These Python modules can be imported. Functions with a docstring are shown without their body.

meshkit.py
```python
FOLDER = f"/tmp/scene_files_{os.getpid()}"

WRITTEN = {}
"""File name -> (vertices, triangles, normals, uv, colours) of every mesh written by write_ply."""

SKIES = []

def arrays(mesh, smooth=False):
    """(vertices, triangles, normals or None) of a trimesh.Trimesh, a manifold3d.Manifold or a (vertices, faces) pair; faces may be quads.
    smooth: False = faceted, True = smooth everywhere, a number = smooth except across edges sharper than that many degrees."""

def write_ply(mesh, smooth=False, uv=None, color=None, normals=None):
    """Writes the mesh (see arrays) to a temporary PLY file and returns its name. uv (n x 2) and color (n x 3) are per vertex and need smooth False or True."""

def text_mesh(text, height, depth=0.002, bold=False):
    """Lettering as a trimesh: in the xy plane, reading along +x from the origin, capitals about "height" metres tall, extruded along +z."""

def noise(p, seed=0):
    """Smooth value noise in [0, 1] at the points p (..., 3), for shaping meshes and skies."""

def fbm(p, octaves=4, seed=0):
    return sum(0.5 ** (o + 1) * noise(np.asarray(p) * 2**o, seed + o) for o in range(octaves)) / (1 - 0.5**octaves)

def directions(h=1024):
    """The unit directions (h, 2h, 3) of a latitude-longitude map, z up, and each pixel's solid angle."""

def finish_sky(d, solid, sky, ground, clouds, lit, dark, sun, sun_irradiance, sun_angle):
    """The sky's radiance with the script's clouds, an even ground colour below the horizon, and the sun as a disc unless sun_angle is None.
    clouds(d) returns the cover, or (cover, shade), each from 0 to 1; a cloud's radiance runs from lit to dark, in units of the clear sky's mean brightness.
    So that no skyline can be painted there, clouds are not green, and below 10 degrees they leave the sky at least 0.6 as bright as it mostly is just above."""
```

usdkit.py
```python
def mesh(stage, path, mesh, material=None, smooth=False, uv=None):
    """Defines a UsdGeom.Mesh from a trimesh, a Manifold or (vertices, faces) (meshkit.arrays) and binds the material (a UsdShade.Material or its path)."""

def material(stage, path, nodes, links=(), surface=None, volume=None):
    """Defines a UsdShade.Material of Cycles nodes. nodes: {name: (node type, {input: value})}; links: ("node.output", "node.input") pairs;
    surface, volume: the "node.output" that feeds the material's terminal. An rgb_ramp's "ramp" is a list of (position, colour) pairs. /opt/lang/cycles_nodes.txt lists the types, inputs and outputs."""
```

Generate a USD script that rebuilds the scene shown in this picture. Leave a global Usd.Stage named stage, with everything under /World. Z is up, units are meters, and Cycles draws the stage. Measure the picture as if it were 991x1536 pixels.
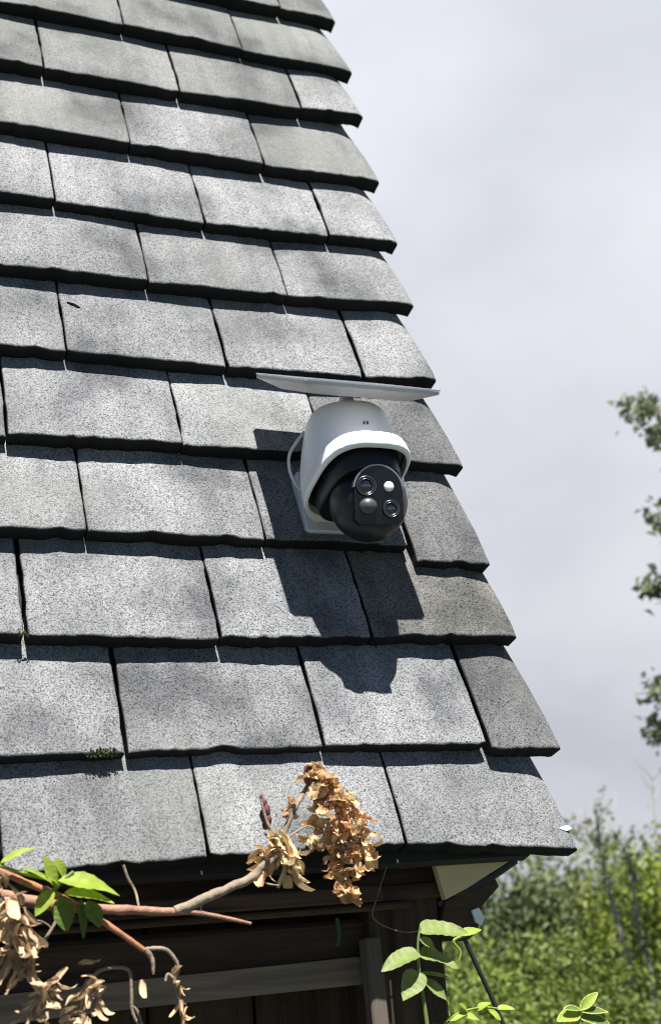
import math, random
import numpy as np, trimesh, usdkit, meshkit
import manifold3d as m3
from pxr import Usd, UsdGeom, UsdLux, UsdShade, Sdf, Gf

stage = Usd.Stage.CreateInMemory()
UsdGeom.SetStageUpAxis(stage, UsdGeom.Tokens.z)
UsdGeom.SetStageMetersPerUnit(stage, 1.0)
UsdGeom.Xform.Define(stage, '/World')
UsdGeom.Scope.Define(stage, '/World/Looks')

# ------------------------------------------------------------------ camera, sky, sun
EAVES = 1.75                     # height of the eaves above the ground; the origin lies under the eaves edge
ROT = np.array([[0.9277861134731172, -0.3660533480812009, -0.07223485311808278],
                [0.04312084272454286, 0.2974996409104433, -0.9537476377852173],
                [0.37061235889966354, 0.8817589863543781, 0.29180056445135]])     # rows: right, down, forward
EYE = np.array([-0.10160236330253322, -1.1290297667744162, -0.03827100035745598 + EAVES])
FPX = 1998.46                    # focal length in pixels of a 991 pixel wide picture
EXPOSURE = 1.45
cam = UsdGeom.Camera.Define(stage, '/World/camera')
M = Gf.Matrix4d(1)
for i, row in enumerate((ROT[0], -ROT[1], -ROT[2], EYE)):
    for j in range(3):
        M[i, j] = float(row[j])
cam.AddTransformOp().Set(M)
HA = 36.0
cam.CreateHorizontalApertureAttr(HA)
cam.CreateVerticalApertureAttr(HA * 1024 / 660)
cam.CreateFocalLengthAttr(HA * FPX / 991)
cam.CreateFStopAttr(HA * FPX / 991 / 6.0)
cam.CreateFocusDistanceAttr(1.3)
cam.CreateClippingRangeAttr(Gf.Vec2f(0.02, 2000))
cam.CreateExposureAttr(EXPOSURE)

SUN_EL, SUN_AZ = math.radians(66.5), math.radians(-3.0)          # azimuth measured from -Y towards +X
S = np.array([math.sin(SUN_AZ) * math.cos(SUN_EL), -math.cos(SUN_AZ) * math.cos(SUN_EL), math.sin(SUN_EL)])
SKY_STRENGTH = 0.05
sky = UsdLux.DomeLight.Define(stage, '/World/sky')
skymat = usdkit.material(stage, '/World/Looks/sky', {
    'tc': ('texture_coordinate', {}),
    'sky': ('sky_texture', {'sky_type': 'single_scattering', 'sun_disc': False, 'air_density': 0.38, 'aerosol_density': 0.05, 'altitude': 200.0, 'sun_elevation': SUN_EL, 'sun_rotation': math.atan2(S[0], S[1])}),
    'sep': ('separate_xyz', {}),
    'z': ('math', {'math_type': 'maximum', 'value2': 0.0}),
    'za': ('math', {'math_type': 'add', 'value2': 0.5}),
    'dv': ('vector_math', {'math_type': 'divide'}),
    'cz': ('combine_xyz', {}),
    'n1': ('noise_texture', {'scale': 0.75, 'detail': 5.0, 'roughness': 0.5, 'distortion': 0.2}),
    'n2': ('noise_texture', {'scale': 3.0, 'detail': 4.0, 'roughness': 0.5}),
    'bank': ('vector_math', {'math_type': 'dot_product', 'vector2': (0.42, 0.90, 0.0)}),
    'hz': ('map_range', {'from_min': -0.05, 'from_max': 0.6, 'to_min': -0.25, 'to_max': 0.42, 'clamp': True}),
    'cv': ('math', {'math_type': 'add'}),
    'cover': ('map_range', {'range_type': 'smoothstep', 'from_min': 0.42, 'from_max': 0.68, 'to_min': 0.0, 'to_max': 0.97}),
    'shade': ('rgb_ramp', {'ramp': [(0.30, (4.6, 4.75, 5.25)), (0.50, (5.5, 5.6, 6.1)), (0.72, (6.3, 6.33, 6.7))]}),
    'up': ('map_range', {'from_min': 0.0, 'from_max': 0.5, 'to_min': 0.78, 'to_max': 1.12}),
    'lit': ('mix', {'mix_type': 'multiply', 'fac': 1.0}),
    'm': ('mix', {'mix_type': 'mix'}),
    'bg': ('background_shader', {'strength': SKY_STRENGTH}),
}, [('tc.generated', 'sep.vector'), ('sep.z', 'z.value1'), ('z.value', 'za.value1'),
    ('za.value', 'cz.x'), ('za.value', 'cz.y'), ('za.value', 'cz.z'),
    ('tc.generated', 'dv.vector1'), ('cz.vector', 'dv.vector2'), ('dv.vector', 'n1.vector'), ('dv.vector', 'n2.vector'),
    ('tc.generated', 'bank.vector1'), ('bank.value', 'hz.value'), ('n1.fac', 'cv.value1'), ('hz.result', 'cv.value2'), ('cv.value', 'cover.value'),
    ('n2.fac', 'shade.fac'), ('z.value', 'up.value'), ('shade.color', 'lit.color1'), ('up.result', 'lit.color2'),
    ('cover.result', 'm.fac'), ('sky.color', 'm.color1'), ('lit.color', 'm.color2'), ('m.color', 'bg.color')], surface='bg.background')
UsdShade.MaterialBindingAPI.Apply(sky.GetPrim()).Bind(skymat)
sky.GetPrim().SetCustomDataByKey('kind', 'structure')
sun = UsdLux.DistantLight.Define(stage, '/World/sun')
sun.CreateNormalizeAttr(True); sun.CreateIntensityAttr(1.25); sun.CreateAngleAttr(0.5); sun.CreateColorAttr(Gf.Vec3f(1, 0.965, 0.91))
zx = S; xx = np.cross([0, 1, 0], zx); xx /= np.linalg.norm(xx); yx = np.cross(zx, xx)
Ms = Gf.Matrix4d(1)
for i, row in enumerate((xx, yx, zx)):
    for j in range(3):
        Ms[i, j] = float(row[j])
sun.AddTransformOp().Set(Ms)

# ------------------------------------------------------------------ helpers
rng = np.random.default_rng(11)
TAKEN = {}
def numbered(parent, name):
    k = TAKEN.get((parent, name), -1) + 1
    TAKEN[(parent, name)] = k
    return f'{parent}/{name}' + (f'_{k:03d}' if k else '')

ORIGIN = {}
def thing(name, label, cat, loc, group=None):
    p = numbered('/World', name)
    x = UsdGeom.Xform.Define(stage, p); x.AddTranslateOp().Set(Gf.Vec3d(*map(float, loc)))
    pr = x.GetPrim(); pr.SetCustomDataByKey('label', label); pr.SetCustomDataByKey('category', cat)
    if group: pr.SetCustomDataByKey('group', group)
    ORIGIN[p] = np.asarray(loc, float)
    return p
def obj(name, mesh, mat, parent='/World', smooth=40, label=None, kind=None):
    """One Mesh prim; mesh in world coordinates."""
    v, f, n = meshkit.arrays(mesh, smooth)
    p = numbered(parent, name)
    o = ORIGIN.get(parent, np.zeros(3))
    ORIGIN[p] = o
    m = usdkit.mesh(stage, p, (v - o, f), mat)
    if n is not None:
        m.CreateNormalsAttr(n.astype(np.float32)); m.SetNormalsInterpolation('vertex')
    if label: m.GetPrim().SetCustomDataByKey('label', label)
    if kind: m.GetPrim().SetCustomDataByKey('kind', kind)
    return p

def ray(px, py):
    return ROT.T @ np.array([(px - 495.5) / FPX, (py - 768) / FPX, 1.0])
def at(px, py, Y):
    """The point on the vertical plane at depth Y (metres behind the eaves edge) seen at that place of the photograph."""
    d = ray(px, py)
    return EYE + d * (Y - EYE[1]) / d[1]
def far(px, py, d):
    r = ray(px, py)
    return EYE + r / np.linalg.norm(r) * d
PITCH = math.radians(73)
RU, RV, RN = np.array([1, 0, 0.]), np.array([0, math.cos(PITCH), math.sin(PITCH)]), np.array([0, -math.sin(PITCH), math.cos(PITCH)])
ROOF0 = np.array([0, 0, EAVES])
def roof(u, v, w):
    u, v, w = np.broadcast_arrays(u, v, w)
    return ROOF0 + u[..., None] * RU + v[..., None] * RV + w[..., None] * RN

def box(lo, hi, bevel=0.002):
    lo, hi = np.asarray(lo, float), np.asarray(hi, float)
    b = min(bevel, 0.45 * (hi - lo).min())
    pts = []
    for c in np.ndindex(2, 2, 2):
        p = np.where(np.array(c) == 0, lo, hi); s = np.where(np.array(c) == 0, 1, -1)
        for k in range(3):
            q = p + s * b; q[k] = p[k]; pts.append(q)
    return trimesh.convex.convex_hull(np.array(pts))
def beam(a, b, w, h, up=(0, 0, 1), bevel=0.002):
    """A bevelled bar from a to b, w wide and h high."""
    a, b = np.asarray(a, float), np.asarray(b, float)
    x = b - a; L = np.linalg.norm(x); x /= L
    y = np.cross(up, x); y /= np.linalg.norm(y); z = np.cross(x, y)
    m = box((0, -w / 2, -h / 2), (L, w / 2, h / 2), bevel)
    m.vertices = a + m.vertices @ np.array([x, y, z])
    return m
def smooth_path(pts, n=8):
    p = np.asarray(pts, float)
    if len(p) < 3:
        return np.array([p[0] + (p[-1] - p[0]) * t for t in np.linspace(0, 1, n)])
    q = np.vstack([2 * p[0] - p[1], p, 2 * p[-1] - p[-2]])
    out = []
    for i in range(1, len(q) - 2):
        for t in np.linspace(0, 1, n, endpoint=False):
            a, b, c, d = q[i - 1:i + 3]
            out.append(0.5 * (2 * b + (c - a) * t + (2 * a - 5 * b + 4 * c - d) * t * t + (3 * b - a - 3 * c + d) * t ** 3))
    return np.array(out + [p[-1]])
def tube(pts, r0, r1=None, sides=8, n=8, rough=0.0, seed=0):
    p = smooth_path(pts, n); k = len(p)
    r = np.linspace(r0, r0 if r1 is None else r1, k)
    t = np.gradient(p, axis=0); t /= np.linalg.norm(t, axis=1)[:, None] + 1e-12
    ref = np.array([0.3, -0.8, 0.5])
    a = np.cross(t, ref); a /= np.linalg.norm(a, axis=1)[:, None]; b = np.cross(t, a)
    ang = np.linspace(0, 2 * np.pi, sides, endpoint=False)
    v = p[:, None] + r[:, None, None] * (np.cos(ang)[None, :, None] * a[:, None] + np.sin(ang)[None, :, None] * b[:, None])
    if rough:
        s = 1 + rough * (meshkit.noise(v * (0.8 / max(r0, 1e-4)), seed) - 0.5) * 2
        v = p[:, None] + (v - p[:, None]) * s[..., None]
    v = v.reshape(-1, 3); f = []
    for i in range(k - 1):
        for j in range(sides):
            j2 = (j + 1) % sides
            f += [[i * sides + j, i * sides + j2, (i + 1) * sides + j2], [i * sides + j, (i + 1) * sides + j2, (i + 1) * sides + j]]
    v = np.vstack([v, p[0], p[-1]])
    for j in range(sides):
        j2 = (j + 1) % sides
        f += [[len(v) - 2, j2, j], [len(v) - 1, (k - 1) * sides + j, (k - 1) * sides + j2]]
    return trimesh.Trimesh(v, f, process=False)
def join(ms): return trimesh.util.concatenate(ms)
def unit(v): v = np.asarray(v, float); return v / (np.linalg.norm(v) + 1e-12)
def leaf(base, tip, normal, width, fold=0.25, bend=0.15, n=7, point=0.75, wave=0.0, seed=0, thick=0.0):
    """A leaf blade from base to tip, folded along its midrib, bent away from the normal."""
    base, tip = np.asarray(base, float), np.asarray(tip, float)
    x = tip - base; L = np.linalg.norm(x); x /= L
    z = unit(np.asarray(normal, float) - x * np.dot(normal, x)); y = np.cross(z, x)
    n = n * 2 + 1
    t = np.linspace(0, 1, n)
    half = width / 2 * np.sin(np.pi * t ** point) ** 0.8
    half[0] = half[-1] = width * 0.012
    s = np.array([-1, -0.55, 0, 0.55, 1])
    r = np.random.default_rng(seed)
    ph = r.uniform(0, 6.28, 2)
    v = []
    for i in range(n):
        for q in s:
            h = abs(q) * half[i] * fold * 1.0 - bend * L * (t[i] ** 2) + wave * width * math.sin(t[i] * 7 + ph[0] + q * 1.2) * abs(q) + .022 * width * math.cos(2 * math.pi * 6 * (t[i] - .22 * abs(q))) * math.sin(math.pi * t[i]) * (abs(q) > .1)
            v.append(base + x * (t[i] * L) + y * q * half[i] + z * h)
    f = []
    for i in range(n - 1):
        for j in range(4):
            a = i * 5 + j
            f += [[a, a + 1, a + 6], [a, a + 6, a + 5]]
    return trimesh.Trimesh(np.array(v), f, process=False)

# ------------------------------------------------------------------ materials
MATS = {}
def mat(name, nodes, links, surface='p.BSDF'):
    MATS[name] = usdkit.material(stage, '/World/Looks/' + name, nodes, links, surface=surface)
    return MATS[name]
def plain(name, color, rough=0.5, var=0.12, scale=60, bump=0.0, bscale=None, spec=0.5, coat=0.0, metallic=0.0):
    c = np.array(color)
    nodes = {'g': ('geometry', {}), 'n': ('noise_texture', {'scale': scale, 'detail': 5.0, 'roughness': 0.6}),
             'r': ('rgb_ramp', {'ramp': [(0.25, tuple(c * (1 - var))), (0.75, tuple(np.minimum(c * (1 + var), 1)))]}),
             'p': ('principled_bsdf', {'roughness': rough, 'specular_ior_level': spec, 'coat_weight': coat, 'metallic': metallic})}
    links = [('g.position', 'n.vector'), ('n.fac', 'r.fac'), ('r.color', 'p.base_color')]
    if bump:
        nodes['n2'] = ('noise_texture', {'scale': bscale or scale * 4, 'detail': 4.0})
        nodes['b'] = ('bump', {'strength': bump, 'distance': 0.001})
        links += [('g.position', 'n2.vector'), ('n2.fac', 'b.height'), ('b.normal', 'p.normal')]
    return mat(name, nodes, links)

def tile_material(name, dark, light, tint, moss):
    return mat(name, {
        'g': ('geometry', {}), 'oi': ('object_info', {}),
        'vor': ('voronoi_texture', {'scale': 880.0, 'feature': 'f1'}), 'bw': ('rgb_to_bw', {}),
        'fine': ('noise_texture', {'scale': 520.0, 'detail': 3.0, 'roughness': 0.6}),
        'grain': ('math', {'math_type': 'multiply_add', 'value2': 0.42, 'value3': 0.0}), 'fh': ('math', {'math_type': 'multiply', 'value2': 0.58}),
        'gr': ('rgb_ramp', {'ramp': [(0.30, dark), (0.42, tuple(0.45 * np.array(dark) + 0.55 * np.array(light) * .72)), (0.50, tuple(np.array(light) * 0.72)), (0.60, tuple(np.array(light) * 0.80)), (0.72, light)]}),
        'bl': ('noise_texture', {'scale': 10.0, 'detail': 4.0, 'roughness': 0.55}),
        'blr': ('rgb_ramp', {'ramp': [(0.33, (0.46, 0.47, 0.48)), (0.48, (0.84, 0.85, 0.85)), (0.66, (1.14, 1.13, 1.11))]}),
        'm1': ('mix', {'mix_type': 'multiply', 'fac': 1.0}),
        'smp': ('mapping', {'scale': (55.0, 3.5, 3.5)}), 'st': ('noise_texture', {'scale': 1.0, 'detail': 3.0}), 'str': ('rgb_ramp', {'ramp': [(0.32, (0.80, 0.80, 0.80)), (0.55, (1.0, 1.0, 1.0)), (0.75, (1.06, 1.06, 1.06))]}), 'm1b': ('mix', {'mix_type': 'multiply', 'fac': 0.8}),
        'mo': ('noise_texture', {'scale': 7.0, 'detail': 6.0, 'roughness': 0.65}),
        'mor': ('map_range', {'from_min': 0.50, 'from_max': 0.66, 'to_min': 0.0, 'to_max': moss, 'clamp': True}),
        'm2': ('mix', {'mix_type': 'mix', 'color2': tint}),
        'ov': ('map_range', {'from_min': 0.0, 'from_max': 1.0, 'to_min': 0.84, 'to_max': 1.12}),
        'm3': ('mix', {'mix_type': 'multiply', 'fac': 1.0}),
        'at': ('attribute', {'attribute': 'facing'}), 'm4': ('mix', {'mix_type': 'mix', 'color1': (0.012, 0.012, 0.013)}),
        'b1': ('bump', {'strength': 0.85, 'distance': 0.0012}),
        'n3': ('noise_texture', {'scale': 90.0, 'detail': 4.0}),
        'b2': ('bump', {'strength': 0.35, 'distance': 0.002}),
        'p': ('principled_bsdf', {'roughness': 0.9, 'specular_ior_level': 0.25}),
    }, [('g.position', 'vor.vector'), ('vor.color', 'bw.color'), ('bw.val', 'grain.value1'), ('g.position', 'fine.vector'), ('fine.fac', 'fh.value1'), ('fh.value', 'grain.value3'), ('grain.value', 'gr.fac'), ('g.position', 'bl.vector'), ('bl.fac', 'blr.fac'), ('gr.color', 'm1.color1'), ('blr.color', 'm1.color2'),
        ('g.position', 'mo.vector'), ('mo.fac', 'mor.value'), ('mor.result', 'm2.fac'), ('g.position', 'smp.vector'), ('smp.vector', 'st.vector'), ('st.fac', 'str.fac'), ('m1.color', 'm1b.color1'), ('str.color', 'm1b.color2'), ('m1b.color', 'm2.color1'),
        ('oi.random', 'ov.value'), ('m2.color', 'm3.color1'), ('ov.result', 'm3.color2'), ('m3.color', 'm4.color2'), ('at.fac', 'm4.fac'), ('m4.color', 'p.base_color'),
        ('g.position', 'n3.vector'), ('n3.fac', 'b2.height'), ('b2.normal', 'b1.normal'), ('grain.value', 'b1.height'), ('b1.normal', 'p.normal')])
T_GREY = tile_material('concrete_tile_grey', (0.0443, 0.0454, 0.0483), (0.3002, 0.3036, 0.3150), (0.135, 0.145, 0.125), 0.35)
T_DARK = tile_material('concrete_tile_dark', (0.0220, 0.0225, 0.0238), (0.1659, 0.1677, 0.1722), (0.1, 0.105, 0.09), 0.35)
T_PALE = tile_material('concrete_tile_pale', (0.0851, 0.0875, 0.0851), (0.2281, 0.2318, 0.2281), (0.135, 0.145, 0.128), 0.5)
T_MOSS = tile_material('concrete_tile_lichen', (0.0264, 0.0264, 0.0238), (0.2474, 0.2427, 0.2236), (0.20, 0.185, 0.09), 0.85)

def wood(name, c0, c1, rough=0.85, along='x'):
    sc = {'x': (4, 60, 60), 'z': (60, 60, 4), 'y': (60, 4, 60)}[along]
    return mat(name, {
        'g': ('geometry', {}), 'mp': ('mapping', {'scale': sc}),
        'n': ('noise_texture', {'scale': 1.0, 'detail': 6.0, 'roughness': 0.65, 'distortion': 0.6}),
        'r': ('rgb_ramp', {'ramp': [(0.3, c0), (0.7, c1)]}),
        'b': ('bump', {'strength': 0.9, 'distance': 0.003}),
        'p': ('principled_bsdf', {'roughness': rough, 'specular_ior_level': 0.25})},
        [('g.position', 'mp.vector'), ('mp.vector', 'n.vector'), ('n.fac', 'r.fac'), ('r.color', 'p.base_color'), ('n.fac', 'b.height'), ('b.normal', 'p.normal')])
W_DARK = wood('dark_stained_timber', (0.018, 0.011, 0.007), (0.095, 0.06, 0.039))
W_DARKV = wood('dark_stained_timber_upright', (0.018, 0.011, 0.007), (0.095, 0.06, 0.039), along='z')
W_GREY = wood('weathered_timber', (0.105, 0.078, 0.056), (0.27, 0.205, 0.15))
W_GREYV = wood('weathered_timber_upright', (0.065, 0.053, 0.044), (0.17, 0.138, 0.112), along='z')
M_CREAM = plain('cream_board', (0.56, 0.44, 0.25), 0.7, 0.12, 30, 0.2)
M_FELT = plain('roofing_felt', (0.02, 0.02, 0.02), 0.95, 0.2, 80)
M_WHITE = plain('white_plastic', (0.74, 0.745, 0.765), 0.38, 0.03, 40, 0.03, 900)
M_GREYP = plain('grey_frame_plastic', (0.40, 0.40, 0.405), 0.4, 0.1, 120)
M_PLATE = plain('white_metal_plate', (0.56, 0.57, 0.60), 0.45, 0.04, 60)
M_BLACK = plain('black_plastic', (0.008, 0.008, 0.009), 0.36, 0.1, 60, 0.05, 1500, spec=0.35)
M_GLOSS = plain('glossy_black_plate', (0.004, 0.004, 0.005), 0.16, 0.05, 60, spec=0.3)
M_LENS = plain('lens_glass', (0.004, 0.005, 0.009), 0.03, 0.05, 60, spec=0.9, coat=1.0)
M_RING = plain('lens_ring_metal', (0.20, 0.20, 0.21), 0.25, 0.1, 200, metallic=0.8)
M_LED = plain('white_lamp_diffuser', (0.80, 0.79, 0.74), 0.35, 0.03, 200)
M_SMOKE = plain('smoked_sensor_dome', (0.055, 0.055, 0.058), 0.4, 0.1, 200)
M_SILVER = plain('silver_trim', (0.26, 0.26, 0.26), 0.3, 0.05, 200, metallic=0.6)
M_CELL = mat('solar_cells', {'g': ('geometry', {}), 'v': ('brick_texture', {'offset': 0.0, 'scale': 1.0, 'color1': (0.012, 0.016, 0.035), 'color2': (0.016, 0.02, 0.045), 'mortar': (0.12, 0.12, 0.13), 'mortar_size': 0.0006, 'brick_width': 0.024, 'row_height': 0.03}),
                              'p': ('principled_bsdf', {'roughness': 0.15, 'coat_weight': 0.8})}, [('g.position', 'v.vector'), ('v.color', 'p.base_color')])
M_CABLE = plain('white_cable', (0.62, 0.62, 0.60), 0.5, 0.05, 90)
M_SCREW = plain('dark_screw_metal', (0.10, 0.10, 0.10), 0.4, 0.1, 200, metallic=0.7)
M_BARK = plain('reddish_vine_bark', (0.24, 0.125, 0.085), 0.8, 0.45, 150, 0.7, 500)
M_BARK2 = plain('orange_brown_twig', (0.28, 0.12, 0.055), 0.7, 0.35, 120, 0.4, 600)
M_TWIG = plain('pale_dry_twig', (0.20, 0.155, 0.11), 0.85, 0.35, 160, 0.5, 600)
M_BUD = plain('purple_red_bud', (0.10, 0.028, 0.032), 0.7, 0.4, 300, 0.3)
M_CANE = plain('black_wire_stay', (0.012, 0.014, 0.012), 0.5, 0.2, 100)
M_TWINE = plain('dark_green_twine', (0.01, 0.06, 0.035), 0.7, 0.2, 200)
M_BARKT = plain('grey_tree_bark', (0.17, 0.15, 0.12), 0.9, 0.4, 40, 0.7, 120)
M_PALESTEM = plain('pale_sapling_bark', (0.34, 0.32, 0.25), 0.85, 0.35, 30, 0.4, 120)
M_GROUND = plain('lawn', (0.028, 0.036, 0.018), 0.95, 0.4, 3.0)
def foliage(name, c0, c1, trans=0.35, spread=True, rough=0.55, vein=0.0):
    src = 'random_per_island' if spread else None
    nodes = {'g': ('geometry', {}), 'n': ('noise_texture', {'scale': 140.0 if not spread else 5.5, 'detail': 4.0}),
             'ad': ('math', {'math_type': 'multiply_add', 'value2': 0.42, 'value3': 0.0}),
             'r': ('rgb_ramp', {'ramp': [(0.15, c0), (0.85, c1)]}),
             'p': ('principled_bsdf', {'roughness': rough, 'specular_ior_level': 0.35}), 't': ('translucent_bsdf', {}),
             'x': ('mix_closure', {'fac': trans})}
    links = [('g.position', 'n.vector'), ('r.color', 'p.base_color'), ('r.color', 't.color'), ('p.BSDF', 'x.closure1'), ('t.BSDF', 'x.closure2')]
    if spread:
        nodes['h'] = ('math', {'math_type': 'multiply', 'value2': 0.62})
        links += [('g.random_per_island', 'ad.value1'), ('n.fac', 'h.value1'), ('h.value', 'ad.value3'), ('ad.value', 'r.fac')]
    else:
        links += [('n.fac', 'r.fac')]
    return mat(name, nodes, links, 'x.closure')
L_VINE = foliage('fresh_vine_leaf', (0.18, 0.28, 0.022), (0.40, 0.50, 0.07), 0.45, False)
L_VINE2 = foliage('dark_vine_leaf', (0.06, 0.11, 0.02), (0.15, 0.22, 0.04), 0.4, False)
L_SHOOT = foliage('pale_shoot_leaf', (0.13, 0.185, 0.045), (0.26, 0.31, 0.10), 0.35, False)
L_SPRIG = foliage('lime_leaf', (0.20, 0.30, 0.03), (0.42, 0.50, 0.08), 0.45, False)
L_RIM = foliage('yellow_leaf_margin', (0.55, 0.60, 0.16), (0.70, 0.72, 0.25), 0.3, False)
D_PETAL = [foliage('dry_petal_tan', (0.44, 0.26, 0.13), (0.76, 0.50, 0.28), 0.3, False, 0.8),
           foliage('dry_petal_orange', (0.42, 0.22, 0.10), (0.70, 0.42, 0.21), 0.3, False, 0.8),
           foliage('dry_petal_straw', (0.52, 0.38, 0.19), (0.80, 0.62, 0.36), 0.3, False, 0.8)]
D_LEAF = [foliage('dry_leaf_brown', (0.28, 0.19, 0.115), (0.58, 0.43, 0.28), 0.25, False, 0.85),
          foliage('dry_leaf_buff', (0.44, 0.31, 0.18), (0.70, 0.53, 0.34), 0.25, False, 0.85)]

# ------------------------------------------------------------------ the garden building: tiled roof
building = thing('garden_building', 'dark timber garden building with steep grey tiled roof', 'building', (0.2, 0.1, 0))
G, RISE, TH = 0.11346, 0.0188, 0.0184
VERGE = {0: .590, 1: .600, 2: .591, 3: .583, 4: .584, 5: .580, 6: .578, 7: .581, 8: .580, 9: .581, 10: .585, 11: .584}
ROWV = {0: [(.134, .0084), (.234, .013), (.418, .016), (.589, .0017)], 1: [(.064, .1103), (.169, .1112), (.352, .1123), (.529, .1115)],
        2: [(.069, .2304), (.089, .2273), (.272, .224), (.591, .2313)], 3: [(.074, .3407), (.154, .3406), (.288, .341), (.329, .3388), (.49, .338)],
        4: [(.085, .4512), (.26, .4532), (.303, .4522), (.584, .4515)], 5: [(.083, .5646), (.148, .5657), (.319, .5642), (.489, .5649), (.58, .572)],
        6: [(.088, .6801), (.249, .6801), (.334, .678), (.416, .6811), (.574, .6903)], 7: [(.093, .7972), (.152, .7932), (.324, .7857), (.491, .7914), (.58, .7961)],
        8: [(.098, .9124), (.248, .9077), (.365, .9047), (.427, .9064), (.579, .9094)], 9: [(.103, 1.0288), (.153, 1.0253), (.326, 1.0226), (.382, 1.0256), (.493, 1.0294), (.58, 1.0321)],
        10: [(.108, 1.1456), (.263, 1.1428), (.398, 1.138), (.423, 1.1339), (.586, 1.1323)], 11: [(.2, 1.248), (.499, 1.2456), (.572, 1.2472)]}
SEAMS = {0: [.232, .4168], 1: [.1715, .3557, .5245], 2: [.091, .2715, .4275], 3: [.155, .3348, .4955], 4: [.085, .263, .4213], 5: [.151, .326, .4885], 6: [.2505, .4162],
         7: [.154, .330, .4892], 8: [.252, .423], 9: [.155, .3275, .4943], 10: [.266, .428], 11: [.165, .333, .501]}
GAPS = {(3, .4955): .0065, (2, .091): .0055, (1, .5245): .0045, (1, .1715): .004, (8, .423): .004, (5, .4885): .0038}
SHIFT = {(3, 3): (-.0205, 0), (1, 3): (-.0085, 0.004), (4, 3): (-.003, 0), (10, 2): (-.003, .001)}     # (row, tile counted from the first seam): lowered tail, lift
TONE = {(3, 3): T_DARK, (1, 3): T_DARK, (2, 3): T_MOSS, (4, 3): T_DARK}

deck = roof(np.array([-.62, .555, .555, -.62] * 2), np.array([.009, .009, 1.66, 1.66] * 2), np.array([-.0085] * 4 + [-.023] * 4))
roofdeck = obj('roof', trimesh.Trimesh(deck, [[0, 1, 2], [0, 2, 3], [4, 6, 5], [4, 7, 6], [0, 5, 1], [0, 4, 5], [1, 6, 2], [1, 5, 6], [2, 7, 3], [2, 6, 7], [3, 4, 0], [3, 7, 4]], process=False), M_FELT, building, smooth=False)

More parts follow.
